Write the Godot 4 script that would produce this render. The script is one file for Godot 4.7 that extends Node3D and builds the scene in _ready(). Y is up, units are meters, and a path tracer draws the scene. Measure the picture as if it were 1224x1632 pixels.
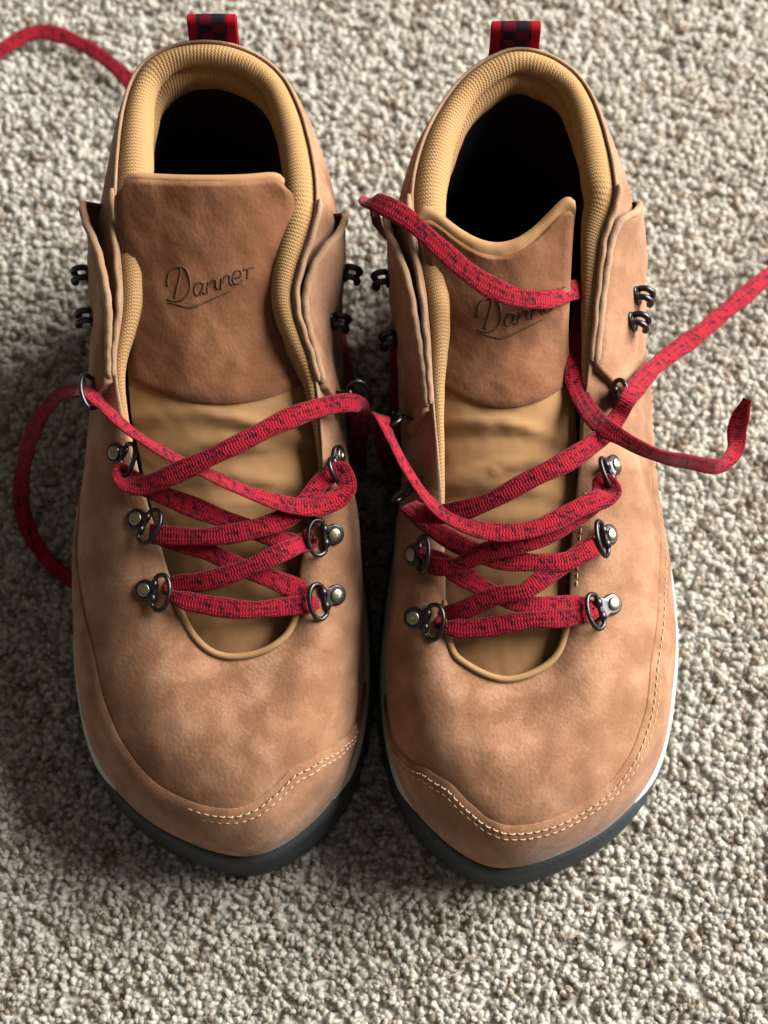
extends Node3D
# A pair of tan hiking boots with red laces standing on a beige carpet, lit by one window.
# Shapes are written in millimetres in each boot's own frame (x to the inner side, y up, z to the toe) and committed in metres.

const MM := 0.001
var M := {}

# ---------------------------------------------------------------- boot outline data (18 stations round the boot, from the toe over the inner side and the heel)
var FOOT := [Vector3(12,22,118),Vector3(35.5,22,105),Vector3(48,23,80),Vector3(52.5,24,50),Vector3(51,25,20),Vector3(46,27,-15),Vector3(43,28,-50),Vector3(39,29,-95),Vector3(29,30,-132),Vector3(2,30,-150),Vector3(-26,30,-136),Vector3(-40,29,-98),Vector3(-45,28,-55),Vector3(-47.5,27,-20),Vector3(-51.5,25,12),Vector3(-50.5,24,45),Vector3(-42,23,79),Vector3(-21,22,106)]
var LOW := [Vector3(12,58,122),Vector3(38,54,108),Vector3(52,50,82),Vector3(57,52,52),Vector3(56,55,18),Vector3(51,55,-18),Vector3(48,58,-52),Vector3(45,60,-98),Vector3(34,60,-136),Vector3(2,60,-157),Vector3(-31,60,-140),Vector3(-46,60,-101),Vector3(-50,58,-58),Vector3(-52,55,-22),Vector3(-55,52,12),Vector3(-53,50,46),Vector3(-45.5,50,80),Vector3(-24,54,109)]
var HIGH := [Vector3(10,66,92),Vector3(26,68,84),Vector3(38,72,64),Vector3(44,80,32),Vector3(50,84,6),Vector3(47,85,-26),Vector3(41,95,-54),Vector3(50,104,-93),Vector3(35,106,-133),Vector3(1,109,-153),Vector3(-32,106,-141),Vector3(-46.5,104,-97),Vector3(-42,98,-56),Vector3(-43,90,-28),Vector3(-40,90,-4),Vector3(-32,82,26),Vector3(-20,73,58),Vector3(-4,68,84)]
var RIM_A := [Vector3(8.5,66,56),Vector3(22,67.5,53),Vector3(30,70,44),Vector3(33,78,26),Vector3(40,88,3),Vector3(38,104,-30),Vector3(31,118,-55),Vector3(38.5,128,-90),Vector3(27,132,-133),Vector3(1,137,-146),Vector3(-26,132,-138),Vector3(-32.5,127,-95),Vector3(-29.5,116,-57),Vector3(-32,102,-33),Vector3(-26,90,-7),Vector3(-18,80,18),Vector3(-10,71,40),Vector3(-2,67,52)]
var RIM_B := [Vector3(12,66,59),Vector3(26,67.5,54),Vector3(32,70,46),Vector3(34,78,24),Vector3(35,88,4),Vector3(38,103,-27),Vector3(40,118,-51),Vector3(45,128,-97),Vector3(32,132,-133),Vector3(8.5,137,-148),Vector3(-16,132,-138),Vector3(-26,128,-100),Vector3(-21,120,-78),Vector3(-17,105,-42),Vector3(-14,90,-10),Vector3(-11.5,80,12),Vector3(-9,71,40),Vector3(-3,67,53)]
# how thick the padding under the rim is at each station
var PAD := [0.10,0.10,0.14,0.2,0.27,0.42,0.85,1.25,0.85,0.72,0.85,1.25,0.85,0.42,0.27,0.2,0.14,0.10]
# the edge of the toe cap: station along the boot, share of the way up the side
var CAP := [Vector2(-8.2,0.24),Vector2(-6.5,0.26),Vector2(-5,0.29),Vector2(-4,0.33),Vector2(-3.2,0.39),Vector2(-2.56,0.42),Vector2(-2,0.40),Vector2(-1.6,0.385),Vector2(-1.24,0.375),Vector2(-0.87,0.38),Vector2(-0.47,0.392),Vector2(-0.03,0.412),Vector2(0.24,0.433),Vector2(0.5,0.465),Vector2(0.86,0.5),Vector2(1.3,0.46),Vector2(1.8,0.34),Vector2(2.1,0.23),Vector2(2.5,0.12),Vector2(2.9,0.03)]

var b := {}          # the boot being built
var rng := RandomNumberGenerator.new()


func _ready() -> void:
	rng.seed = 11
	view_and_light()
	materials()
	carpet()
	boots()


# ---------------------------------------------------------------- camera, air, lamp
func view_and_light() -> void:
	var cam := Camera3D.new()
	cam.name = "camera"
	cam.fov = 34.0
	cam.near = 0.02
	cam.far = 20.0
	add_child(cam)
	var th := deg_to_rad(22.0)
	var fw := Vector3(0, -cos(th), -sin(th))
	var target := Vector3(0, 0.06, 0)
	cam.look_at_from_position(target - fw * 0.6, target, Vector3(0, sin(th), -cos(th)))
	cam.current = true
	var lens := CameraAttributesPhysical.new()
	lens.frustum_focal_length = 12.0 / tan(deg_to_rad(17.0))
	lens.frustum_focus_distance = 0.565
	lens.frustum_near = 0.02
	lens.frustum_far = 20.0
	lens.exposure_aperture = 6.5
	cam.attributes = lens
	var we := WorldEnvironment.new()
	we.name = "room_air"
	var e := Environment.new()
	e.background_mode = Environment.BG_COLOR
	e.background_color = Color(0.165, 0.148, 0.124).linear_to_srgb()
	e.tonemap_mode = Environment.TONE_MAPPER_LINEAR
	e.tonemap_exposure = 1.0
	e.sdfgi_enabled = true
	e.ssao_enabled = true
	e.ssil_enabled = true
	we.environment = e
	add_child(we)
	var w := AreaLight3D.new()
	w.name = "window_light"
	w.area_size = Vector2(2.0, 1.8)
	w.light_color = Color(1.0, 0.995, 0.97)
	w.light_energy = 38.0
	w.shadow_enabled = true
	w.set("area_range", 6.0)
	add_child(w)
	w.look_at_from_position(Vector3(2.05, 1.52, -0.88), Vector3(0, 0.04, 0), Vector3.UP)


# ---------------------------------------------------------------- materials
func noise_tex(freq: float, oct: int, sd: int, size: int, ramp: Gradient = null, kind := FastNoiseLite.TYPE_SIMPLEX_SMOOTH) -> NoiseTexture2D:
	var n := FastNoiseLite.new()
	n.noise_type = kind
	n.frequency = freq
	n.fractal_octaves = oct
	n.fractal_gain = 0.58
	n.seed = sd
	if ramp and oct > 5:
		n.domain_warp_enabled = true
		n.domain_warp_amplitude = 60.0
		n.domain_warp_frequency = 0.008
	var t := NoiseTexture2D.new()
	t.width = size
	t.height = size
	t.seamless = true
	t.noise = n
	if ramp:
		t.color_ramp = ramp
	return t


func ramp_of(stops: Array) -> Gradient:
	var g := Gradient.new()
	var off := PackedFloat32Array()
	var col := PackedColorArray()
	for s in stops:
		off.append(s[0])
		col.append((s[1] as Color).linear_to_srgb())
	g.offsets = off
	g.colors = col
	return g


func solid(called: String, c: Color, rough := 0.8, metal := 0.0, spec := 0.5) -> StandardMaterial3D:
	var m := StandardMaterial3D.new()
	m.resource_name = called
	m.albedo_color = c.linear_to_srgb()
	m.roughness = rough
	m.metallic = metal
	m.metallic_specular = spec
	return m


func triplanar(m: StandardMaterial3D, per_metre: float) -> void:
	m.uv1_triplanar = true
	m.uv1_scale = Vector3.ONE * per_metre


func materials() -> void:
	# nubuck: mottled, with pale scuffs and fine grain
	var nub := ramp_of([[0.0, Color(0.149, 0.067, 0.032)], [0.36, Color(0.207, 0.098, 0.051)], [0.47, Color(0.228, 0.109, 0.058)], [0.53, Color(0.271, 0.136, 0.076)], [0.66, Color(0.286, 0.144, 0.082)], [0.72, Color(0.319, 0.172, 0.106)], [1.0, Color(0.363, 0.206, 0.134)]])
	var grain := noise_tex(0.16, 4, 5, 512)
	var mottled := noise_tex(0.007, 7, 21, 1024, nub)
	var nap := noise_tex(0.16, 3, 77, 1024, ramp_of([[0.0, Color(0.62, 0.57, 0.54)], [0.5, Color(0.94, 0.94, 0.94)], [1.0, Color(1, 1, 1)]]))
	for k in ["leather", "leather_edge"]:
		var l := solid(k, Color(1, 1, 1), 0.86, 0.0, 0.28)
		l.albedo_texture = mottled
		l.heightmap_enabled = true
		l.heightmap_texture = grain
		l.heightmap_scale = 0.015
		triplanar(l, 7.0)
		l.detail_enabled = true
		l.detail_blend_mode = BaseMaterial3D.BLEND_MODE_MUL
		l.detail_albedo = nap
		l.rim_enabled = true
		l.rim = 0.22
		l.rim_tint = 0.9
		M[k] = l
	M.leather_edge.albedo_texture = noise_tex(0.03, 5, 3, 256, ramp_of([[0.0, Color(0.216, 0.110, 0.059)], [0.5, Color(0.282, 0.171, 0.105)], [1.0, Color(0.336, 0.226, 0.151)]]))
	M.leather_tongue = M.leather.duplicate()
	M.leather_tongue.albedo_texture = noise_tex(0.007, 7, 33, 1024, ramp_of([[0.0, Color(0.117, 0.043, 0.018)], [0.4, Color(0.160, 0.062, 0.027)], [0.52, Color(0.175, 0.071, 0.032)], [0.6, Color(0.207, 0.089, 0.045)], [1.0, Color(0.255, 0.125, 0.070)]]))
	# ribbed knit of the collar, plain weave of the tongue
	var knit := Image.create(64, 64, false, Image.FORMAT_RGB8)
	var weave := Image.create(64, 64, false, Image.FORMAT_RGB8)
	for y in 64:
		for x in 64:
			var r := 0.5 + 0.5 * sin(TAU * (x / 16.0 + 0.12 * sin(TAU * y / 16.0)))
			var h := clampf(r * (0.75 + 0.25 * sin(TAU * y / 8.0)), 0, 1)
			knit.set_pixel(x, y, Color(h, h, h))
			var a := 0.5 + 0.5 * sin(TAU * (x + y) / 8.0)
			weave.set_pixel(x, y, Color(a, a, a))
	var cl := solid("collar_knit", Color(0.325, 0.19, 0.085), 0.9, 0.0, 0.25)
	cl.albedo_texture = noise_tex(0.02, 3, 8, 256, ramp_of([[0.0, Color(0.85, 0.83, 0.8)], [1.0, Color(1, 1, 1)]]))
	cl.heightmap_enabled = true
	cl.heightmap_texture = ImageTexture.create_from_image(knit)
	cl.heightmap_scale = 0.022
	cl.rim_enabled = true
	cl.rim = 0.4
	cl.rim_tint = 0.7
	M.knit = cl
	var tf := solid("tongue_fabric", Color(0.27, 0.145, 0.064), 0.85, 0.0, 0.3)
	tf.heightmap_enabled = true
	tf.heightmap_texture = ImageTexture.create_from_image(weave)
	tf.heightmap_scale = 0.007
	tf.rim_enabled = true
	tf.rim = 0.3
	tf.rim_tint = 0.7
	M.fabric = tf
	M.piping = solid("binding_tape", Color(0.28, 0.16, 0.074), 0.75, 0.0, 0.3)
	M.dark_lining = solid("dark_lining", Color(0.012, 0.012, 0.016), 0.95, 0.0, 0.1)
	M.thread = solid("pale_thread", Color(0.44, 0.31, 0.205), 0.85)
	M.rubber = solid("slate_rubber", Color(0.026, 0.032, 0.036), 0.66, 0.0, 0.4)
	M.rubber.heightmap_enabled = true
	M.rubber.heightmap_texture = grain
	M.rubber.heightmap_scale = 0.03
	triplanar(M.rubber, 12.0)
	M.foam = solid("white_midsole", Color(0.43, 0.44, 0.42), 0.75, 0.0, 0.4)
	M.gunmetal = solid("gunmetal", Color(0.055, 0.052, 0.055), 0.36, 1.0)
	M.brass = solid("aged_brass", Color(0.30, 0.265, 0.19), 0.36, 1.0)
	M.emboss = solid("burnt_leather", Color(0.075, 0.034, 0.018), 0.75, 0.0, 0.3)
	# lace: red braid with dark flecks, the length runs along u
	var li := Image.create(256, 32, false, Image.FORMAT_RGB8)
	var lh := Image.create(256, 32, false, Image.FORMAT_RGB8)
	var fl := RandomNumberGenerator.new()
	fl.seed = 5
	for y in 32:
		for x in 256:
			var t := fl.randf_range(0.88, 1.1)
			li.set_pixel(x, y, Color(0.205 * t, 0.0062 * t, 0.015 * t).linear_to_srgb())
			var rib := absf(fmod(y / 4.0, 1.0) - 0.5) * 2.0
			var slant := 0.5 + 0.5 * sin(TAU * (x / 6.0 + rib * 0.45))
			var h := clampf(0.35 * (1.0 - rib) + 0.65 * slant, 0, 1)
			lh.set_pixel(x, y, Color(h, h, h))
	for k in 260:
		var x0 := fl.randi_range(0, 255)
		var y0 := fl.randi_range(0, 10) * 3
		var n := fl.randi_range(4, 12)
		for d in n:
			for j in (2 if k % 3 == 0 else 1):
				if fl.randf() < 0.85:
					var t := fl.randf_range(0.6, 1.7)
					li.set_pixel((x0 + d) % 256, (y0 + j + d / 6) % 32, Color(0.026 * t, 0.003 * t, 0.007 * t).linear_to_srgb())
	var la := solid("lace_braid", Color(1, 1, 1), 0.85, 0.0, 0.2)
	la.albedo_texture = ImageTexture.create_from_image(li)
	la.heightmap_enabled = true
	la.heightmap_texture = ImageTexture.create_from_image(lh)
	la.heightmap_scale = 0.035
	la.rim_enabled = true
	la.rim = 0.12
	la.rim_tint = 0.8
	M.lace = la
	# pull loop webbing: red edges, dark middle with faint checks
	var pi_ := Image.create(32, 64, false, Image.FORMAT_RGB8)
	for y in 64:
		for x in 32:
			var edge := x < 6 or x > 25
			var check := ((y / 11) + (x / 8)) % 2 == 0
			var c := Color(0.22, 0.007, 0.015) if edge else (Color(0.014, 0.011, 0.015) if check else Color(0.075, 0.007, 0.014))
			if (x + y) % 3 == 0:
				c = c * 0.7
			pi_.set_pixel(x, y, c.linear_to_srgb())
	M.loop = solid("pull_loop_webbing", Color(1, 1, 1), 1.0, 0.0, 0.08)
	M.loop.albedo_texture = ImageTexture.create_from_image(pi_)
	# carpet
	var y := solid("carpet_yarn", Color(1, 1, 1), 1.0, 0.0, 0.0)
	y.vertex_color_use_as_albedo = true
	y.heightmap_enabled = true
	y.heightmap_texture = grain
	y.heightmap_scale = 0.05
	triplanar(y, 90.0)
	y.backlight_enabled = true
	y.backlight = Color(1.0, 0.98, 0.93)
	M.yarn = y
	M.backing = solid("carpet_backing", Color(0.46, 0.43, 0.385), 1.0)


# ---------------------------------------------------------------- mesh kit
class Sheet:
	var v := PackedVector3Array()
	var n := PackedVector3Array()
	var t := PackedVector2Array()
	var ix := PackedInt32Array()

	# rows of points in millimetres; front faces look along d(row) x d(column), or the other way when flipped
	func grid(rows: Array, wrap_rows := false, wrap_cols := false, flip := false, uv_mm := Vector2(10, 10), uv_rows: Array = []) -> void:
		var at := v.size()
		var R := rows.size()
		var C: int = rows[0].size()
		var along := 0.0
		for i in R:
			if i > 0:
				var mid := C / 2
				along += (rows[i][mid] as Vector3).distance_to(rows[i - 1][mid])
			var across := 0.0
			for j in C:
				var p: Vector3 = rows[i][j]
				var i0 := i - 1
				var i1 := i + 1
				var j0 := j - 1
				var j1 := j + 1
				if wrap_rows:
					i0 = R - 2 if i == 0 else i0
					i1 = 1 if i == R - 1 else i1
				if wrap_cols:
					j0 = C - 2 if j == 0 else j0
					j1 = 1 if j == C - 1 else j1
				i0 = maxi(i0, 0)
				i1 = mini(i1, R - 1)
				j0 = maxi(j0, 0)
				j1 = mini(j1, C - 1)
				var di: Vector3 = rows[i1][j] - rows[i0][j]
				var dj: Vector3 = rows[i][j1] - rows[i][j0]
				var nn := di.cross(dj)
				if nn.length_squared() < 1e-12:
					nn = Vector3.UP
				if flip:
					nn = -nn
				if j > 0:
					across += p.distance_to(rows[i][j - 1])
				v.append(p * MM)
				n.append(nn.normalized())
				t.append(Vector2(along / uv_mm.x, across / uv_mm.y) if uv_rows.is_empty() else uv_rows[i][j])
		for i in R - 1:
			for j in C - 1:
				var a := at + i * C + j
				var bb := a + 1
				var c := a + C
				var d := c + 1
				if flip:
					ix.append_array([a, c, bb, bb, c, d])
				else:
					ix.append_array([a, bb, c, bb, d, c])

	# a round bar through points
	func bar(pts: Array, rad: float, sides := 8, closed := false, tip := 1.0) -> void:
		var rows := []
		var m := pts.size()
		var w := Vector3.ZERO
		for i in m:
			var a: Vector3 = pts[(i - 1 + m) % m] if closed else pts[maxi(i - 1, 0)]
			var c: Vector3 = pts[(i + 1) % m] if closed else pts[mini(i + 1, m - 1)]
			var tan := (c - a).normalized()
			if w == Vector3.ZERO:
				w = tan.cross(Vector3.UP if absf(tan.y) < 0.9 else Vector3.RIGHT).normalized()
			w = (w - tan * w.dot(tan)).normalized()
			var u := tan.cross(w)
			var ring := []
			var r := rad
			if not closed and (i == 0 or i == m - 1):
				r *= tip
			for k in sides + 1:
				var ang := TAU * k / sides
				ring.append(pts[i] + (w * cos(ang) + u * sin(ang)) * r)
			rows.append(ring)
		if closed:
			rows.append(rows[0])
		else:
			var first := []
			var last := []
			for k in sides + 1:
				first.append(pts[0])
				last.append(pts[m - 1])
			rows.push_front(first)
			rows.append(last)
		grid(rows, closed, true, true)

	# a rounded slab: outline points around a centre, thickness along up
	func slab(outline: Array, up: Vector3, thick: float, round_by: float) -> void:
		var c := Vector3.ZERO
		for p in outline:
			c += p
		c /= outline.size()
		var rows := []
		for s in [[0.0, 0.0], [0.0, 1.0], [thick - round_by, 1.0], [thick - round_by * 0.3, 1.0 - 0.06], [thick, 1.0 - 0.18], [thick, 0.0]]:
			var r := []
			for k in outline.size() + 1:
				var p: Vector3 = outline[k % outline.size()]
				r.append(c + (p - c) * s[1] + up * s[0])
			rows.append(r)
		grid(rows, false, true, true)

	func mesh() -> ArrayMesh:
		var a := []
		a.resize(Mesh.ARRAY_MAX)
		a[Mesh.ARRAY_VERTEX] = v
		a[Mesh.ARRAY_NORMAL] = n
		a[Mesh.ARRAY_TEX_UV] = t
		a[Mesh.ARRAY_INDEX] = ix
		var m := ArrayMesh.new()
		m.add_surface_from_arrays(Mesh.PRIMITIVE_TRIANGLES, a)
		return m


func put(called: String, s: Sheet, mat: Material, parent: Node3D) -> MeshInstance3D:
	var o := MeshInstance3D.new()
	o.name = called
	o.mesh = s.mesh()
	o.material_override = mat
	parent.add_child(o, true)
	return o


# ---------------------------------------------------------------- splines and the boot's side surface
func cr(a: Array, u: float):
	var n := a.size()
	u = fposmod(u, n)
	var i := int(u)
	if i >= n:
		i = n - 1
	var t := u - i
	var p0 = a[(i - 1 + n) % n]
	var p1 = a[i]
	var p2 = a[(i + 1) % n]
	var p3 = a[(i + 2) % n]
	return 0.5 * (2.0 * p1 + (p2 - p0) * t + (2.0 * p0 - 5.0 * p1 + 4.0 * p2 - p3) * t * t + (3.0 * p1 - p0 - 3.0 * p2 + p3) * t * t * t)


func open_cr(a: Array, u: float):
	var n := a.size()
	u = clampf(u, 0, n - 1)
	var i := mini(int(u), n - 2)
	var t := u - i
	var p1 = a[i]
	var p2 = a[i + 1]
	var p0 = a[i - 1] if i > 0 else p1 * 2.0 - p2
	var p3 = a[i + 2] if i + 2 < n else p2 * 2.0 - p1
	return 0.5 * (2.0 * p1 + (p2 - p0) * t + (2.0 * p0 - 5.0 * p1 + 4.0 * p2 - p3) * t * t + (3.0 * p1 - p0 - 3.0 * p2 + p3) * t * t * t)


func mir(p: Vector3) -> Vector3:
	return Vector3(p.x * b.m, p.y, p.z)


func foot_at(u: float) -> Vector3:
	return cr(b.foot, u)


func S(u: float, v: float) -> Vector3:
	var w := 1.0 - v
	var p: Vector3 = cr(b.foot, u) * (w * w * w) + cr(b.low, u) * (3.0 * w * w * v) + cr(b.high, u) * (3.0 * w * v * v) + cr(b.rim, u) * (v * v * v)
	return mir(p)


func Nrm(u: float, v: float) -> Vector3:
	var du := S(u + 0.06, v) - S(u - 0.06, v)
	var dv := S(u, minf(v + 0.02, 1.0)) - S(u, maxf(v - 0.02, 0.0))
	return du.cross(dv).normalized() * b.m


func SO(u: float, v: float, off: float) -> Vector3:
	# soft creases and lumps of worn leather ride on the plain surface
	var p := S(u, v)
	var n := Nrm(u, v)
	var bump: float = b.noise.get_noise_3d(p.x * 1.0 + b.sd, p.y * 1.0, p.z * 1.0) * 1.1 + b.noise.get_noise_3d(p.x * 2.6, p.y * 2.6 + b.sd, p.z * 2.6) * 0.35
	bump *= smoothstep(0.0, 0.2, v) * (1.0 - smoothstep(0.85, 1.0, v) * 0.6)
	return p + n * (off + bump)


func cap_v(u: float) -> float:
	if u <= CAP[0].x:
		return CAP[0].y
	for i in CAP.size() - 1:
		if u <= CAP[i + 1].x:
			var f: float = (u - CAP[i].x) / (CAP[i + 1].x - CAP[i].x)
			return lerpf(CAP[i].y, CAP[i + 1].y, smoothstep(0, 1, f) * 0.4 + f * 0.6)
	return CAP[-1].y


# a piece of leather laid over the side surface: edges a(u) to c(u) up the side, with a turned edge all round
func patch(u0: float, u1: float, nu: int, nv: int, lo: Callable, hi: Callable, off: Callable, thick: float) -> Sheet:
	var rows := []
	for i in nu + 1:
		var u := lerpf(u0, u1, float(i) / nu)
		var row := []
		var a: float = lo.call(u)
		var c: float = hi.call(u)
		row.append(SO(u, a, -0.4))
		for j in nv + 1:
			var f := float(j) / nv
			var v := lerpf(a, c, f)
			var o: float = off.call(u, f) + thick
			if j == 0 or j == nv:
				o -= thick * 0.55
			row.append(SO(u, v, o))
		row.append(SO(u, c, off.call(u, 1.0) - 0.3))
		rows.append(row)
	# close both ends
	var e0 := []
	var e1 := []
	for j in rows[0].size():
		var f := clampf(float(j - 1) / nv, 0, 1)
		e0.append(SO(u0, lerpf(lo.call(u0), hi.call(u0), f), -0.4))
		e1.append(SO(u1, lerpf(lo.call(u1), hi.call(u1), f), -0.4))
	rows.push_front(e0)
	rows.append(e1)
	var s := Sheet.new()
	s.grid(rows, false, false, b.m < 0)
	return s


func stitch_row(s: Sheet, u0: float, u1: float, at: Callable, off: Callable, pitch: float, length: float, r: float) -> void:
	var u := u0
	var prev: Vector3 = S(u, at.call(u))
	var run := 0.0
	var start := Vector3.INF
	while u < u1:
		u += 0.01
		var v: float = at.call(u)
		var p := SO(u, v, off.call(u))
		run += p.distance_to(prev)
		prev = p
		if start == Vector3.INF and run > pitch - length:
			start = p
		if run >= pitch:
			var n := Nrm(u, v)
			s.bar([start - n * 0.35, start.lerp(p, 0.2) + n * r * 0.6, start.lerp(p, 0.8) + n * r * 0.6, p - n * 0.35], r, 5)
			run = 0.0
			start = Vector3.INF


# ---------------------------------------------------------------- carpet
func carpet() -> void:
	var base := MeshInstance3D.new()
	base.name = "carpet"
	var pm := BoxMesh.new()
	pm.size = Vector3(1.5, 0.008, 1.7)
	base.mesh = pm
	base.material_override = M.backing
	base.position = Vector3(0, -0.0066, -0.05)
	base.set_meta("kind", "structure")
	base.set_meta("label", "beige cut pile carpet with brown flecks under the boots")
	add_child(base)
	var per: Array = [[], [], [], []]
	var tint: Array = [[], [], [], []]
	var clump := FastNoiseLite.new()
	clump.seed = 3
	clump.frequency = 0.16
	var fleck := FastNoiseLite.new()
	fleck.seed = 9
	fleck.frequency = 0.10
	var spots := PackedVector3Array()
	for pass_no in 2:
		var step: float = [1.5, 2.6][pass_no]
		var half: float = [225.0, 640.0][pass_no]
		var back: float = [-370.0, -840.0][pass_no]
		var front: float = [240.0, 640.0][pass_no]
		for i in int(2.0 * half / step):
			for k in int((front - back) / step):
				var x := -half + (i + 0.5 * (k % 2)) * step + rng.randf_range(-0.67, 0.67) * step
				var z := back + k * step + rng.randf_range(-0.67, 0.67) * step
				if pass_no == 1 and absf(x) < 224.0 and z > -369.0 and z < 239.0:
					continue
				spots.append(Vector3(x, [1.0, 1.6][pass_no], z))
	for spot in spots:
		var x := spot.x
		var z := spot.z
		var c := clump.get_noise_2d(x, z)
		var lean := Vector3(clump.get_noise_2d(x * 0.8 + 400, z * 0.8), 0, clump.get_noise_2d(x * 0.8, z * 0.8 + 700)) * 1.5 + Vector3(rng.randf_range(-0.4, 0.4), 0, rng.randf_range(-0.4, 0.4))
		var q := Basis(Vector3.UP, rng.randf() * TAU)
		var tilt := Vector3(lean.z, 0, -lean.x)
		if tilt.length() > 0.02:
			q = Basis(tilt.normalized(), minf(tilt.length(), 0.95)) * q
		var sc := (0.56 + 0.36 * rng.randf()) * spot.y
		q = q.scaled(Vector3(sc, sc / spot.y * (1.05 + 0.12 * c), sc))
		var which := rng.randi_range(0, 3)
		per[which].append(Transform3D(q, Vector3(x, -4.7 + 1.0 * c, z) * MM))
		var f := fleck.get_noise_2d(x, z) + rng.randf_range(-0.35, 0.35)
		var col := Color(0.87, 0.85, 0.812) * rng.randf_range(0.86, 1.08)
		if f > 0.40:
			col = Color(0.52, 0.43, 0.345) * rng.randf_range(0.8, 1.15)
		elif f > 0.27:
			col = Color(0.68, 0.625, 0.555) * rng.randf_range(0.9, 1.1)
		col.a = 1.0
		tint[which].append(col)
	for w in 4:
		var s := Sheet.new()
		# a short length of twisted yarn that stands up and then curls over, with loose fibres
		var curl := [0.7, 1.15, 1.6, 0.35][w] as float
		var fr := RandomNumberGenerator.new()
		fr.seed = 70 + w
		var rows := []
		var p := Vector3.ZERO
		var ang := 0.0
		var turn := 0.0
		var radii := [0.95, 1.05, 1.15, 1.25, 1.32, 1.28, 1.05, 0.6, 0.0]
		for i in 9:
			var dir := Vector3(sin(ang) * cos(turn), cos(ang), sin(ang) * sin(turn))
			var e1 := Vector3(cos(ang) * cos(turn), -sin(ang), cos(ang) * sin(turn))
			var e2 := e1.cross(dir)
			var ring := []
			for k in 9:
				var a := TAU * k / 8.0
				var rr: float = radii[i] * (1.0 + 0.20 * sin(2.0 * a + i * 1.25) + (0.10 * sin(5.0 * a + i * 2.3 + w)))
				ring.append(p + (e1 * cos(a) + e2 * sin(a)) * rr)
				if i > 2 and i < 8 and fr.randf() < 0.75:
					# one fibre
					var root := p + (e1 * cos(a) + e2 * sin(a)) * rr * 0.8
					var out := (e1 * cos(a) + e2 * sin(a) + dir * fr.randf_range(-0.5, 1.2) + Vector3(fr.randf_range(-0.5, 0.5), fr.randf_range(-0.2, 0.4), fr.randf_range(-0.5, 0.5))).normalized()
					var wide := out.cross(Vector3(fr.randf() - 0.5, fr.randf() - 0.5, fr.randf() - 0.5)).normalized() * 0.11
					var tip := root + out * fr.randf_range(0.7, 1.5) + Vector3(0, -0.15, 0)
					var mid := root.lerp(tip, 0.55) + Vector3(0, 0.18, 0)
					s.grid([[root - wide, root + wide], [mid - wide, mid + wide], [tip - wide * 0.3, tip + wide * 0.3]])
			rows.append(ring)
			p += dir * (1.05 if i < 6 else 0.6)
			ang += curl * (0.05 + 0.05 * i)
			turn += 0.25
		s.grid(rows, false, true, false)
		var mm := MultiMesh.new()
		mm.transform_format = MultiMesh.TRANSFORM_3D
		mm.use_colors = true
		mm.mesh = s.mesh()
		mm.instance_count = per[w].size()
		for i in per[w].size():
			mm.set_instance_transform(i, per[w][i])
			mm.set_instance_color(i, tint[w][i])
		var o := MultiMeshInstance3D.new()
		o.name = "carpet_pile"
		o.multimesh = mm
		o.material_override = M.yarn
		o.set_meta("kind", "stuff")
		o.position = -base.position
		base.add_child(o, true)


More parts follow.
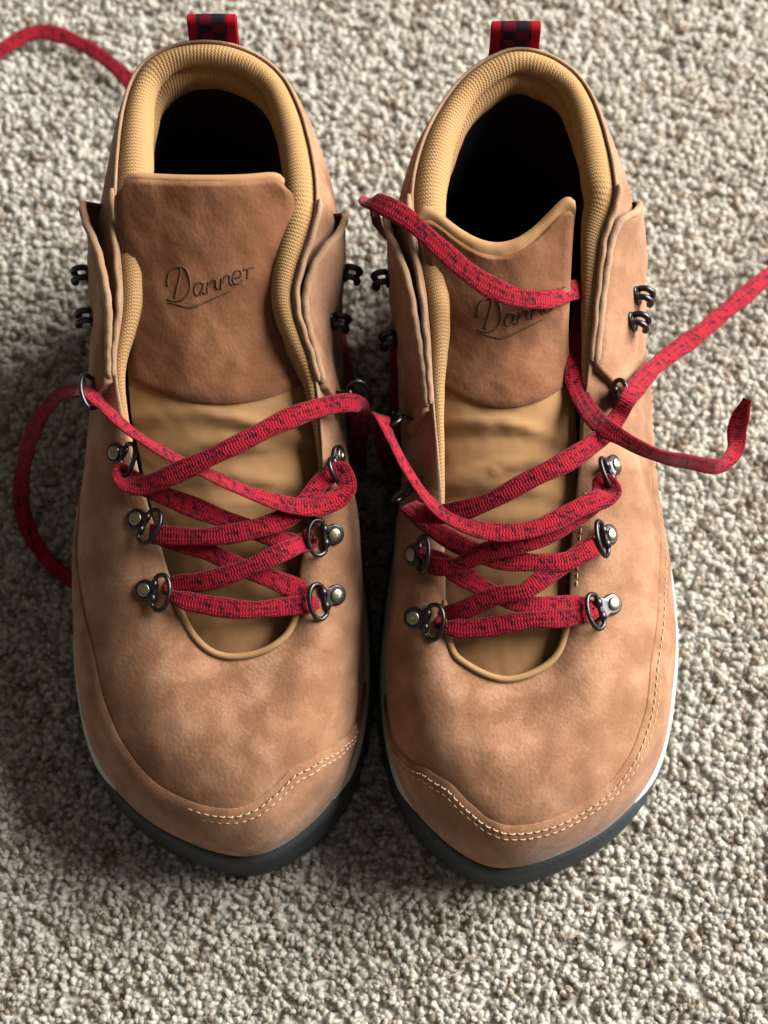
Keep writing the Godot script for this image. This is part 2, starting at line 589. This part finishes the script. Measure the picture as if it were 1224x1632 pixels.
# ---------------------------------------------------------------- boots
func boots() -> void:
	boot({
		"m": 1.0, "at": Vector3(-60.5, 0, 0), "rim": RIM_A, "toe": -3.0, "stitch": -0.6, "lip": 1.5, "flare": [5.5, 3.0], "sd": 0.0, "name": "hiking_boot",
		"label": "tan hiking boot whose tongue lies back showing its whole logo, one lace on shaded carpet",
		"tongue": [[Vector3(10,54,68),18,3],[Vector3(9.5,61,55),21,4],[Vector3(9,70,36),23,5],[Vector3(8,80,14),27,6.5],[Vector3(7,90,-6),31,8],[Vector3(5,99,-24),32.5,8],[Vector3(2,108,-41),30.5,8],[Vector3(1,119,-60),31,8],[Vector3(0,131,-76.5),31,6.5],[Vector3(0,140,-87),30,4]],
		"corner": 0.35, "hooks": [[-6.5, 0.68], [-6.1, 0.68], [6.6, 0.68], [6.15, 0.68]], "logo_at": Vector2(1.0, 6.93),
		"rings": [[Vector3(-14.5,75.7,36.2),-2.56,0.84],[Vector3(36,73.5,38.7),3.0,0.668],[Vector3(-18.2,83.8,15.6),-3.32,0.92],[Vector3(36,82.5,18.5),3.58,0.82],[Vector3(-26.9,92,-6.2),-4.15,0.9],[Vector3(42.4,90,-1),4.45,0.84],[Vector3(-37.5,98.5,-29.5),-5.0,0.8],[Vector3(52,96.5,-25.9),5.1,0.78]],
		"laces": [
			[[-13,77,37,0],[-6,78,40,0],[13,78,43,0],[28,76,41,0],[36,74,39,0],[35,74,36,0],[24,79,33,0],[13,83,30,0],[0,84,24,0],[-14,84,19,0],[-19,83,17,0],[-16,86,19,0],[2,90,21,0],[17,92,19,0],[29,92,14,0],[38,92,3,0],[41,92,0,0],[46,93,-2,0],[48,92,4,0],[43,92,9,0],[33,94,12,30],[17,98,9,55],[2,101,3,65],[-10,101,-3,65],[-25,100,-13,65],[-36,98,-24,60],[-42,98,-29,40],[-54,85,-34,20],[-66,65,-31,10],[-76,35,-27,0],[-80,14,-20,0],[-75,6,-8,0],[-64,5,4,0],[-52,5,9,0]],
			[[-13,77,37,0],[-12,77,34,0],[1,82,34,0],[14,86,31,0],[26,88,26,0],[34,84,20,0],[36,83,18,0],[34,83,21,0],[25,87,21,0],[13,89,17,0],[-2,92,12,0],[-16,92,6,0],[-25,92,1,0],[-30,91,-3,0],[-28,93,2,0],[-21,96,5,0],[-9,102,3,0],[10,108,-4,0],[29,109,-14,0],[43,105,-21,0],[52,99,-24,0],[52,84,-26,0],[51,55,-28,0],[50,25,-34,0],[46,8,-55,0],[42,6,-100,0],[23,6,-168,0],[-16,6,-194,0],[-37,6,-207,0],[-55,6,-230,0],[-73,6,-245,0],[-93,6,-252,0],[-109,6,-242,0],[-119,6,-230,0],[-135,6,-215,0]]],
	})
	boot({
		"m": -1.0, "at": Vector3(54, 0, 5), "rim": RIM_B, "toe": -4.0, "stitch": -6.0, "lip": 2.6, "flare": [1.5, 3.5], "sd": 60.0, "name": "hiking_boot_001",
		"label": "tan hiking boot with a loose red lace thrown across its tongue, beside bright carpet",
		"tongue": [[Vector3(13,54,70),18,3],[Vector3(13,61,58),21,4],[Vector3(13,70,38),22,5],[Vector3(13,81,14),24,6.5],[Vector3(12.5,91,-8),25.5,8],[Vector3(13,100,-27),25,8],[Vector3(14,110,-46),23.5,7],[Vector3(15,121,-60),24.5,4],[Vector3(16,131,-70),26.5,1]],
		"corner": -1.0, "hooks": [[-5.98, 0.70], [-5.68, 0.73], [6.6, 0.68], [6.15, 0.68]], "logo_at": Vector2(7.2, 6.5),
		"rings": [[Vector3(35.2,72.8,40.9),2.82,0.687],[Vector3(-15.7,75,38.2),-2.65,0.72],[Vector3(39.4,81.5,19.3),3.6,0.72],[Vector3(-17.8,84.5,15.3),-3.3,0.789],[Vector3(46,88,0.8),4.4,0.78],[Vector3(-19.9,92.5,-4.5),-4.18,0.794],[Vector3(53,96.5,-28.2),5.1,0.8],[Vector3(-23,103,-29),-4.9,0.80]],
		"laces": [
			[[-35,74,43,0],[-23,76,44,0],[-4,79,42,0],[7,78,41,0],[16,76,38,0],[15,76,36,0],[-4,80,37,0],[-16,82,34,0],[-27,83,28,0],[-35,82,22,0],[-41,81,20,0],[-37,83,24,0],[-29,86,25,0],[-20,91,22,0],[-8,94,20,0],[6,94,14,0],[18,93,4,0],[20,93,-3,0],[23,94,2,0],[13,98,8,0],[-2,99,16,15],[-15,99,18,30],[-27,98,15,45],[-38,97,7,60],[-46,97,-5,65],[-51,98,-15,65],[-55,99,-24,50],[-55,80,-30,20],[-53,45,-34,0],[-51,14,-46,0],[-49,6,-75,0],[-47,6,-118,0],[-49,16,-142,0],[-54,60,-121,0],[-58,110,-99,0],[-59,138,-85,0],[-55,146,-79,0],[-46,146,-73,0],[-35,142,-64,0],[-23,135,-57,0],[-11,129,-54,0],[2,122,-57,0],[13,110,-67,0],[15,98,-60,0],[11,101,-43,0],[13,100,-32,0],[18,106,-19,0],[24,108,-13,40],[37,98,-11,50],[52,84,-14,40],[64,76,-16,20],[71,72,-24,-20],[72,74,-32,-40],[75,80,-40,-30]],
			[[-35,74,43,0],[-34,73,39,0],[-27,78,38,0],[-16,84,35,0],[-7,86,34,0],[2,87,28,0],[12,86,21,0],[18,84,17,0],[17,87,19,0],[8,88,24,0],[-1,89,25,0],[-14,89,24,0],[-27,88,19,0],[-40,87,10,0],[-46,87,3,0],[-42,89,7,0],[-32,96,10,0],[-19,102,8,0],[-5,107,2,0],[7,108,-4,0],[19,105,-14,0],[25,104,-22,0],[30,106,-30,0],[44,80,-54,0],[62,64,-74,0],[80,52,-94,0],[97,40,-113,0],[120,22,-138,0],[142,6,-160,0]]],
	})


func boot(spec: Dictionary) -> void:
	b = spec
	b.noise = FastNoiseLite.new()
	b.noise.seed = 4
	b.noise.frequency = 0.022
	b.foot = FOOT.duplicate()
	b.low = []
	b.high = []
	for i in 18:
		var d: Vector3 = b.rim[i] - RIM_A[i]
		b.low.append(LOW[i] + d * 0.3)
		b.high.append(HIGH[i] + d * 0.8)
	for i in [17, 0, 1]:
		b.foot[i] += Vector3(0, 0, b.toe)
		b.low[i] += Vector3(0, 0, b.toe)
	var o := Node3D.new()
	o.name = b.name
	o.position = b.at * MM
	o.set_meta("label", b.label)
	o.set_meta("category", "hiking boot")
	o.set_meta("group", "pair of hiking boots on the carpet")
	add_child(o)
	sole(o)
	upper(o)
	collar(o)
	tongue(o)
	hardware(o)
	laces(o)
	pull_loop(o)


func plan_normal(u: float) -> Vector3:
	var t := mir(foot_at(u + 0.05)) - mir(foot_at(u - 0.05))
	return Vector3(-t.z, 0, t.x).normalized() * b.m


func toe_share(u: float) -> float:
	var x := fposmod(u + 9.0, 18.0) - 9.0
	return 1.0 - smoothstep(1.2, 2.7, absf(x + 0.1))


func side_share(u: float) -> float:
	return 0.7 * smoothstep(12.5, 13.5, u) * (1.0 - smoothstep(16.2, 16.9, u))


func ring_rows(prof: Callable, nu := 144) -> Array:
	var rows := []
	for i in nu + 1:
		var u := 18.0 * i / nu
		var p := mir(foot_at(u))
		var n := plan_normal(u)
		var row := []
		for q in prof.call(u, p.y):
			row.append(Vector3(p.x, 0, p.z) + n * q.x + Vector3(0, q.y, 0))
		rows.append(row)
	return rows


func sole(o: Node3D) -> void:
	var s := Sheet.new()
	s.grid(ring_rows(func(u, h): return [Vector2(-6, h - 2), Vector2(0.8 - toe_share(u), h + 0.6 - toe_share(u)), Vector2(1.9 + side_share(u) - 1.6 * toe_share(u), h + 0.3 - toe_share(u)), Vector2(2.5 + side_share(u) - toe_share(u), h - 1.0), Vector2(2.9 + side_share(u), h - 6), Vector2(2.4, 9), Vector2(1.4, 7), Vector2(-4, 7)]), true, false, b.m > 0)
	put("midsole", s, M.foam, o)
	s = Sheet.new()
	s.grid(ring_rows(func(u, h):
		var f := toe_share(u)
		var top := lerpf(10.5, h + 0.2, f)
		var lug := 0.8 * (1.0 - f) if int(u * 5.0) % 2 == 0 else 0.0
		var e := 4.4
		var up := 1.8 * (1.0 - smoothstep(0.0, 1.6, absf(fposmod(u + 9.0, 18.0) - 9.0)))
		return [Vector2(-1.0, top), Vector2(lerpf(e - 0.9, 1.6, f), top), Vector2(lerpf(e - 0.1, 3.4, f), top - lerpf(0.8, 1.6, f)), Vector2(lerpf(e, e - 1.2, f), top - lerpf(2.2, 6.0, f)), Vector2(e - 0.5, top * 0.62), Vector2(e - 0.4, top * 0.5), Vector2(e + 0.2 - lug, top * 0.42), Vector2(e + 0.2 - lug, 2.5 + up), Vector2(e - 0.8 - lug, up), Vector2(-6, up), Vector2(-22, 1.2)], 288), true, false, b.m > 0)
	put("outsole", s, M.rubber, o)


func upper(o: Node3D) -> void:
	var nu := 180
	var nv := 34
	var rows := []
	for i in nu + 1:
		var row := []
		for j in nv + 1:
			row.append(SO(18.0 * i / nu, float(j) / nv, 0.0))
		rows.append(row)
	var s := Sheet.new()
	s.grid(rows, true, false, b.m < 0)
	put("leather_upper", s, M.leather, o)
	# toe cap with the rand that runs back along the outer side
	var flat := func(_u, _f): return 0.0
	put("toe_cap", patch(-8.2, 2.9, 150, 8, func(_u): return 0.0, func(u): return cap_v(u), flat, 1.5), M.leather, o)
	# heel counter on the inner side
	put("heel_counter", patch(6.2, 9.8, 50, 8, func(_u): return 0.0, func(u): return 0.16 + 0.22 * smoothstep(6.2, 8.6, u), flat, 1.0), M.leather, o)
	var st := Sheet.new()
	var on := func(u): return 1.45 if b.m < 0 else lerpf(1.0, 1.45, smoothstep(-0.7, 0.2, u))
	stitch_row(st, b.stitch, 2.6, func(u): return maxf(cap_v(u) - 0.035, 0.01), on, 2.7, 1.8, 0.24)
	stitch_row(st, maxf(b.stitch, -2.6), 2.5, func(u): return maxf(cap_v(u) - 0.068, 0.01), on, 2.7, 1.8, 0.24)
	if b.m < 0:
		stitch_row(st, -3.7, -2.5, func(_u): return 0.962, func(_u): return 0.1, 2.4, 1.7, 0.24)
	var t := put("stitching", st, M.thread, o)
	t.set_meta("kind", "stuff")
	# stays that carry the lace hooks, standing off the ankle
	for sg in [-1.0, 1.0]:
		var most: float = b.flare[0] if sg < 0 else b.flare[1]
		var flare := func(u, f): return 0.3 + most * f * f * smoothstep(5.0, 6.95, absf(u))
		var lo := func(u): return 0.60 + 0.16 * smoothstep(0.5, 1.0, absf(absf(u) - 5.95))
		var hi := func(u): return 0.985 - 0.14 * pow(smoothstep(6.15, 6.95, absf(u)), 2.0)
		var ua: float = -6.95 if sg < 0 else 4.95
		put("lace_stay", patch(ua, ua + 2.0, 40, 12, lo, hi, flare, 2.3), M.leather, o)
		# raw cut edges of the layers, paler than the nap
		var raw := Sheet.new()
		var e1 := []
		var e2 := []
		for i in 37:
			var u: float = sg * lerpf(6.93, 5.0, i / 36.0)
			e1.append(SO(u, hi.call(u), flare.call(u, 1.0) + 1.0 + 0.15 * sin(i * 1.7)))
			e2.append(SO(u, 1.0, 0.5 + 0.2 * sin(i * 1.1)) + (S(u, 1.0) - S(u, 0.97)).normalized() * 0.6)
		raw.bar(e1, 1.4, 8, false, 0.6)
		raw.bar(e2, 1.1, 8, false, 0.6)
		put("raw_edge", raw, M.leather_edge, o)
	# rolled binding round the front of the throat
	var pts := []
	for i in 41:
		var u := lerpf(-2.3, 2.6, i / 40.0)
		pts.append(SO(u, 1.0, 0.4))
	var bd := Sheet.new()
	bd.bar(pts, 1.25, 8, false, 0.5)
	put("throat_binding", bd, M.piping, o)


func collar(o: Node3D) -> void:
	# leather lip and padded knit roll along the whole rim, sinking to a thin lined edge beside the laces
	var lip := []
	var roll := []
	var inner := []
	var nu := 200
	for i in nu + 1:
		var u := 18.0 * i / nu
		var p := SO(u, 1.0, 0.0)
		var n := Nrm(u, 0.97)
		var up := (S(u, 1.0) - S(u, 0.96)).normalized()
		var k: float = cr(PAD, u)
		k *= 1.0 + 0.10 * b.noise.get_noise_2d(u * 22.0, b.sd)
		var th := lerpf(0.8, 1.5, clampf(k, 0, 1))
		var r0 := []
		for q in [[0.0, -0.3], [0.05, 0.7], [0.5, 1.15], [0.9, 0.6], [1.0, -1.0]]:
			r0.append(p - n * th * q[0] + up * q[1])
		lip.append(r0)
		var r1 := []
		for q in [[0.0, -2.0], [0.4, 0.2], [1.4, 2.4], [3.4, 3.9], [6.0, 3.9], [8.6, 2.2], [10.2, -0.8], [10.5, -4.2], [8.8, -6.8], [8.9, -8.2], [11.6, -9.6], [13.6, -13.0], [13.8, -19.0], [12.8, -28.0], [11.5, -36.0]]:
			var fold: float = 1.0 + 0.07 * b.noise.get_noise_2d(u * 60.0 + q[0] * 3.0, 40.0 + b.sd)
			r1.append(p - n * (th * 0.9 + q[0] * k * fold) + up * (q[1] * maxf(k, 0.22) if q[1] > 0 else q[1] * lerpf(0.06, 1.0, k * k)))
		roll.append(r1)
	var s := Sheet.new()
	s.grid(lip, true, false, b.m < 0)
	put("rim_edge", s, M.leather_edge, o)
	s = Sheet.new()
	s.grid(roll, true, false, b.m < 0, Vector2(4.8, 4.8))
	put("collar_padding", s, M.knit, o)
	# dark lining down to the footbed
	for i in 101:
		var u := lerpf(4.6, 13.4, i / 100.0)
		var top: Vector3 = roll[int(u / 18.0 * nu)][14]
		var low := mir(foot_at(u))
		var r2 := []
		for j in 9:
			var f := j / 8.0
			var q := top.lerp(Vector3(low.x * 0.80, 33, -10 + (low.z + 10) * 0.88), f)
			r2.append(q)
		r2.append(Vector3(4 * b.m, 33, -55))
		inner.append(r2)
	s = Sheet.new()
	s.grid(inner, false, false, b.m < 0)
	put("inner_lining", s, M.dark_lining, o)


# ---------------------------------------------------------------- tongue: x of the rows is towards the inner side; s runs to the picture's right
func tongue_frame(t: float) -> Array:
	var c: Vector3 = mir(open_cr(b.tc, t))
	var d: Vector3 = (mir(open_cr(b.tc, t + 0.15)) - mir(open_cr(b.tc, t - 0.15))).normalized()
	return [c, d, Vector3.RIGHT.cross(-d).normalized() * -1.0, float(open_cr(b.tw, t)), float(open_cr(b.td, t))]


func TG(s: float, t: float, off := 0.0) -> Vector3:
	var last: float = b.tc.size() - 1
	var f := tongue_frame(t)
	var n: Vector3 = f[2]
	if n.y < 0:
		n = -n
	var top := smoothstep(last - 1.6, last, t)
	var hw: float = f[3]
	if b.corner > 0:
		hw *= 1.0 - 0.10 * pow(smoothstep(last - 0.5, last, t), 2.0)
	var p: Vector3 = f[0] + Vector3.RIGHT * s * hw - n * float(f[4]) * s * s
	if b.corner > 0:
		p += (f[1] as Vector3) * (1.6 * pow(absf(s), 4.0) - 3.5 * pow(absf(s), 14.0)) * top
	else:
		var horn := 17.0 * pow(clampf(s, 0, 1), 2.0) + 14.0 * pow(clampf(-s, 0, 1), 1.8) - 7.0 * pow(absf(s), 9.0)
		p += ((f[1] as Vector3) * 0.75 + Vector3(0, 0.1, -0.65)) * horn * top
	# worn dents and the folds of the soft lower part
	var soft := 1.0 - smoothstep(4.8, 5.4, t)
	var w: float = b.noise.get_noise_2d(p.x * 1.6 + 200 + b.sd, p.z * 1.6) * 1.3
	if soft > 0.0:
		var fold := 0.0
		var z: float = p.z + 1.6 * b.noise.get_noise_2d(p.x * 1.5 + b.sd, p.z * 0.7)
		for q in [[-20.0, 0.12, 2.0, 1.9], [-11.0, -0.14, 2.4, 1.8], [-2.0, 0.06, 2.0, 2.2], [7.0, -0.08, 1.4, 2.4]]:
			var at: float = z - q[0] - q[1] * (p.x + q[0] * 0.3)
			fold += q[2] * (exp(-pow(at / q[3], 2.0)) - 0.5 * exp(-pow((at - 4.0) / 2.6, 2.0)))
		w += soft * smoothstep(1.6, 2.6, t) * fold * (0.65 + 0.35 * sin(p.x * 0.11 + b.sd))
	return p + n * (off + w)


func tongue(o: Node3D) -> void:
	b.tc = []
	b.tw = []
	b.td = []
	for r in b.tongue:
		b.tc.append(r[0])
		b.tw.append(float(r[1]))
		b.td.append(float(r[2]))
	var last: float = b.tc.size() - 1
	var nt := 84
	var ns := 36
	# padded body: up the front, over the top edge, down the back
	var rows := []
	for i in nt + 1:
		var t := last * i / nt
		var row := []
		for j in ns + 1:
			var s := lerpf(-1, 1, float(j) / ns)
			row.append(TG(s, t, 0.0))
		rows.append(row)
	for k in 5:
		var a := PI * (k + 1) / 6.0
		var row := []
		for j in ns + 1:
			var s := lerpf(-1, 1, float(j) / ns)
			var d: Vector3 = tongue_frame(last)[1]
			row.append(TG(s, last, -2.4 + 2.4 * cos(a)) + d * b.lip * sin(a))
		rows.append(row)
	for i in 13:
		var t := lerpf(last, 3.0, i / 12.0)
		var row := []
		for j in ns + 1:
			var s := lerpf(-1, 1, float(j) / ns)
			row.append(TG(s, t, -4.8 * (1.0 - 0.75 * pow(absf(s), 6.0))))
		rows.append(row)
	var sh := Sheet.new()
	sh.grid(rows, false, false, true, Vector2(6, 6))
	var body := put("tongue", sh, M.fabric, o)
	# leather facing
	rows = []
	var n1 := 56
	for i in n1 + 1:
		var row := []
		for j in ns + 1:
			var s := lerpf(-1, 1, float(j) / ns) * 0.985
			var t0 := 5.0 + 0.45 * s * s
			var t := lerpf(t0, last - (0.10 if b.corner < 0 else 0.02), float(i) / n1)
			var off := 1.25
			if i == 0:
				off = -0.2
			elif i == 1:
				t = t0 + 0.01
				off = 0.9
			elif i == n1:
				off = 0.1
			if j == 0 or j == ns:
				off = minf(off, 0.1)
			row.append(TG(s, t, off))
		rows.append(row)
	sh = Sheet.new()
	sh.grid(rows, false, false, true)
	put("tongue_facing", sh, M.leather_tongue, body)
	logo(body)


func logo(parent: Node3D) -> void:
	var lines := [
		[[330,195],[350,235],[310,380],[268,515]], [[205,395],[212,320],[245,240],[330,195],[405,225],[432,330],[425,430],[375,500],[280,535],[190,515]],
		[[572,362],[520,352],[478,400],[478,460],[510,476],[555,420],[572,362],[552,440],[592,462]],
		[[618,335],[604,398],[594,465]], [[606,410],[650,335],[690,330],[690,395],[712,415]],
		[[752,300],[742,360],[732,425]], [[744,370],[788,288],[826,280],[826,350],[850,380]],
		[[868,310],[935,285],[935,235],[890,240],[858,310],[872,362],[925,350],[955,318]],
		[[962,232],[985,215],[1010,222],[1050,200],[1068,205]], [[1010,222],[1004,270],[994,318]],
		]
	var sh := Sheet.new()
	for l in lines:
		var p := []
		for q in l:
			p.append(Vector3(q[0], q[1], 0))
		var pts := []
		var n: int = (p.size() - 1) * 7
		for i in n + 1:
			var q: Vector3 = open_cr(p, float(i) / 7.0)
			pts.append(on_tongue(q.x, q.y, 1.12))
		sh.bar(pts, 0.48, 6, false, 0.5)
	# the underline swells and thins again
	var rows := []
	for i in 31:
		var f := i / 30.0
		var q: Vector3 = open_cr([Vector3(200,545,0),Vector3(320,575,0),Vector3(430,592,0),Vector3(560,550,0),Vector3(700,490,0),Vector3(850,425,0)], f * 5.0)
		var w := 3.0 + 15.0 * sin(PI * pow(f, 0.8))
		var row := []
		for k in 5:
			row.append(on_tongue(q.x, q.y + lerpf(-w, w, k / 4.0), 1.28 + 0.28 * (1.0 - absf(k - 2.0) / 2.0)))
		rows.append(row)
	sh.grid(rows, false, false, true)
	put("logo", sh, M.emboss, parent)


func on_tongue(zx: float, zy: float, off: float) -> Vector3:
	var x := (zx - 640.0) / 6.12 / 4.75
	var y := (400.0 - zy) / 6.12 / 4.75
	var at: Vector2 = b.logo_at
	var f := tongue_frame(at.y)
	var step: float = (open_cr(b.tc, at.y + 0.5) - open_cr(b.tc, at.y - 0.5)).length()
	return TG((at.x + x) / float(f[3]), at.y + y / step, off)


# ---------------------------------------------------------------- metal
func hardware(o: Node3D) -> void:
	for r in b.rings:
		var c := mir(r[0])
		var n := Nrm(r[1], r[2])
		var rv := SO(r[1], r[2], 0.3)
		var d := c - rv
		var dist := d.length()
		d = d.normalized()
		var side := d.cross(n).normalized()
		var up := side.cross(d).normalized()
		if up.dot(n) < 0:
			up = -up
		# folded clip: rounded strap with the rivet at one end and two knuckles round the ring at the other
		var strap := Sheet.new()
		var outl := []
		var reach := clampf(dist - 4.2, 3.5, 7.5)
		for k in 9:
			var a := PI * 0.5 + PI * k / 8.0
			outl.append(rv + d * cos(a) * 3.7 + side * sin(a) * 3.7)
		for q in [[reach * 0.5, -3.2], [reach * 0.75, -3.9], [reach, -3.9], [reach, 3.9], [reach * 0.75, 3.9], [reach * 0.5, 3.2]]:
			outl.append(rv + d * q[0] + side * q[1])
		strap.slab(outl, up, 1.2, 0.5)
		for e in [-1.0, 1.0]:
			var kn := []
			for k in 3:
				kn.append(rv + d * reach + up * 1.2 + side * (e * (0.9 + k * 1.5)))
			strap.bar(kn, 1.45, 10, false, 0.85)
		var eye := put("eyelet", strap, M.gunmetal, o)
		# D ring
		var ring := Sheet.new()
		var pts := []
		var bc := rv + d * (reach + 0.2) + up * 1.3
		var tilt := (d + up * (0.30 if absf(r[1]) < 4.9 else 1.1)).normalized()
		for k in 28:
			var a := TAU * k / 28.0
			var xx := cos(a)
			var yy := sin(a)
			var px := 2.9 + 3.7 * xx if xx > 0 else 2.9 + 2.9 * maxf(xx * 1.7, -1.0)
			pts.append(bc + tilt * px + side * yy * 6.1)
		ring.bar(pts, 0.85, 8, true)
		put("ring", ring, M.gunmetal, eye)
		var dome := Sheet.new()
		var rows := []
		for q in [[2.35, 0.9], [2.3, 1.7], [1.95, 2.0], [1.1, 2.2], [0.0, 2.25]]:
			var row := []
			for k in 17:
				var a := TAU * k / 16.0
				row.append(rv + up * q[1] + (d * cos(a) + side * sin(a)) * q[0])
			rows.append(row)
		dome.grid(rows, false, true, d.cross(side).dot(up) < 0)
		put("rivet", dome, M.brass, eye)
	# two speed hooks on each stay
	for g in b.hooks:
		var u: float = g[0]
		var v: float = g[1]
		var n := Nrm(u, v)
		var rv := SO(u, v, 2.4 + (b.flare[0] if u < 0 else b.flare[1]) * pow((v - 0.6) / 0.38, 2.0) * smoothstep(5.0, 6.95, absf(u)))
		var up := (S(u, v + 0.05) - S(u, v - 0.05)).normalized()
		var side := up.cross(n).normalized()
		var s := Sheet.new()
		var outl := []
		for k in 16:
			var a := TAU * k / 16.0
			outl.append(rv + up * cos(a) * 4.4 + side * sin(a) * 2.8)
		s.slab(outl, n, 1.0, 0.4)
		var hook := put("lace_hook", s, M.gunmetal, o)
		for e in [-1.0, 1.0]:
			var w := Sheet.new()
			var pts := []
			for q in [[-1.3, 0.6], [-1.8, 2.0], [-1.3, 4.0], [0.4, 5.2], [2.2, 5.0], [3.3, 4.0]]:
				pts.append(rv + up * (-q[0]) + n * q[1] + side * e * 1.9)
			var fine := []
			for i in 21:
				fine.append(open_cr(pts, i / 4.0))
			w.bar(fine, 1.15, 8, false, 0.6)
			put("prong", w, M.gunmetal, hook)
		var bridge := Sheet.new()
		bridge.bar([rv - up * 3.2 + n * 4.1 - side * 2.2, rv - up * 3.4 + n * 4.0, rv - up * 3.2 + n * 4.1 + side * 2.2], 1.15, 8, false, 0.7)
		put("hook_tip", bridge, M.gunmetal, hook)


# ---------------------------------------------------------------- laces and loop
func ribbon(pts: Array, width: float, thick: float, uv_mm: float, lie: Vector3, tail := true) -> Sheet:
	var p := []
	var roll := []
	for q in pts:
		p.append(Vector3(q[0], q[1], q[2]))
		roll.append(float(q[3]))
	var c := []
	var rr := []
	var fine := 14
	for i in (p.size() - 1) * fine + 1:
		var t := float(i) / fine
		var q: Vector3 = open_cr(p, t)
		if c.size() and q.distance_to(c[-1]) < 0.7:
			continue
		c.append(q)
		rr.append(float(open_cr(roll, t)))
	var rows := []
	var uvs := []
	var w := Vector3.ZERO
	var along := 0.0
	for i in c.size():
		var a: Vector3 = c[maxi(i - 1, 0)]
		var e: Vector3 = c[mini(i + 1, c.size() - 1)]
		var tan := (e - a).normalized()
		var nn := (lie - tan * lie.dot(tan)).normalized()
		var goal := tan.cross(nn).rotated(tan, deg_to_rad(rr[i]))
		if w == Vector3.ZERO:
			w = goal
		w = (w - tan * w.dot(tan)).normalized()
		if goal.dot(w) < 0:
			goal = -goal
		w = w.lerp(goal, 0.22).normalized()
		var n2 := tan.cross(w).normalized()
		if i:
			along += (c[i] as Vector3).distance_to(c[i - 1])
		var ww := width * (1.0 + 0.07 * sin(along * 0.13) + 0.05 * sin(along * 0.31 + 1.0))
		if tail:
			ww *= lerpf(0.55, 1.0, smoothstep(0.0, 9.0, minf(i, c.size() - 1 - i)))
		var ring := []
		var uv := []
		for k in 15:
			var ang := TAU * k / 14.0
			var x := signf(cos(ang)) * pow(absf(cos(ang)), 0.55) * ww * 0.5
			var y := signf(sin(ang)) * pow(absf(sin(ang)), 0.75) * thick * 0.5
			ring.append(c[i] + w * x + n2 * y)
			uv.append(Vector2(along / uv_mm, k / 14.0 * 2.0))
		rows.append(ring)
		uvs.append(uv)
	var s := Sheet.new()
	s.grid(rows, false, true, true, Vector2.ONE, uvs)
	return s


func laces(o: Node3D) -> void:
	for l in b.laces:
		put("lace", ribbon(l, 6.6, 1.3, 44.0, Vector3(0, 0.91, 0.41)), M.lace, o)


func pull_loop(o: Node3D) -> void:
	var x: float = b.rim[9].x * b.m
	var z: float = b.rim[9].z
	var c := []
	for q in [[118, -5.5], [130, -4.2], [138, -4.6], [142, -5.6], [144.6, -4.4], [144.0, -2.0], [138, -0.8], [132, 0.6], [120, 1.5]]:
		c.append(Vector3(x, q[0], z + q[1]))
	var rows := []
	var uvs := []
	var along := 0.0
	var prev: Vector3 = c[0]
	for i in 49:
		var p: Vector3 = open_cr(c, i / 6.0)
		along += p.distance_to(prev)
		prev = p
		var d: Vector3 = (open_cr(c, i / 6.0 + 0.1) - open_cr(c, i / 6.0 - 0.1)).normalized()
		var n := Vector3.RIGHT.cross(d).normalized()
		var row := []
		var uv := []
		for q in [[-8.2, -0.6], [-8.5, 0.0], [-8.2, 0.6], [-4, 0.75], [0, 0.8], [4, 0.75], [8.2, 0.6], [8.5, 0.0], [8.2, -0.6], [0, -0.75], [-8.2, -0.6]]:
			row.append(p + Vector3.RIGHT * q[0] + n * q[1])
			uv.append(Vector2((q[0] + 8.5) / 17.0, along / 20.0))
		rows.append(row)
		uvs.append(uv)
	var s := Sheet.new()
	s.grid(rows, false, true, false, Vector2.ONE, uvs)
	put("pull_loop", s, M.loop, o)
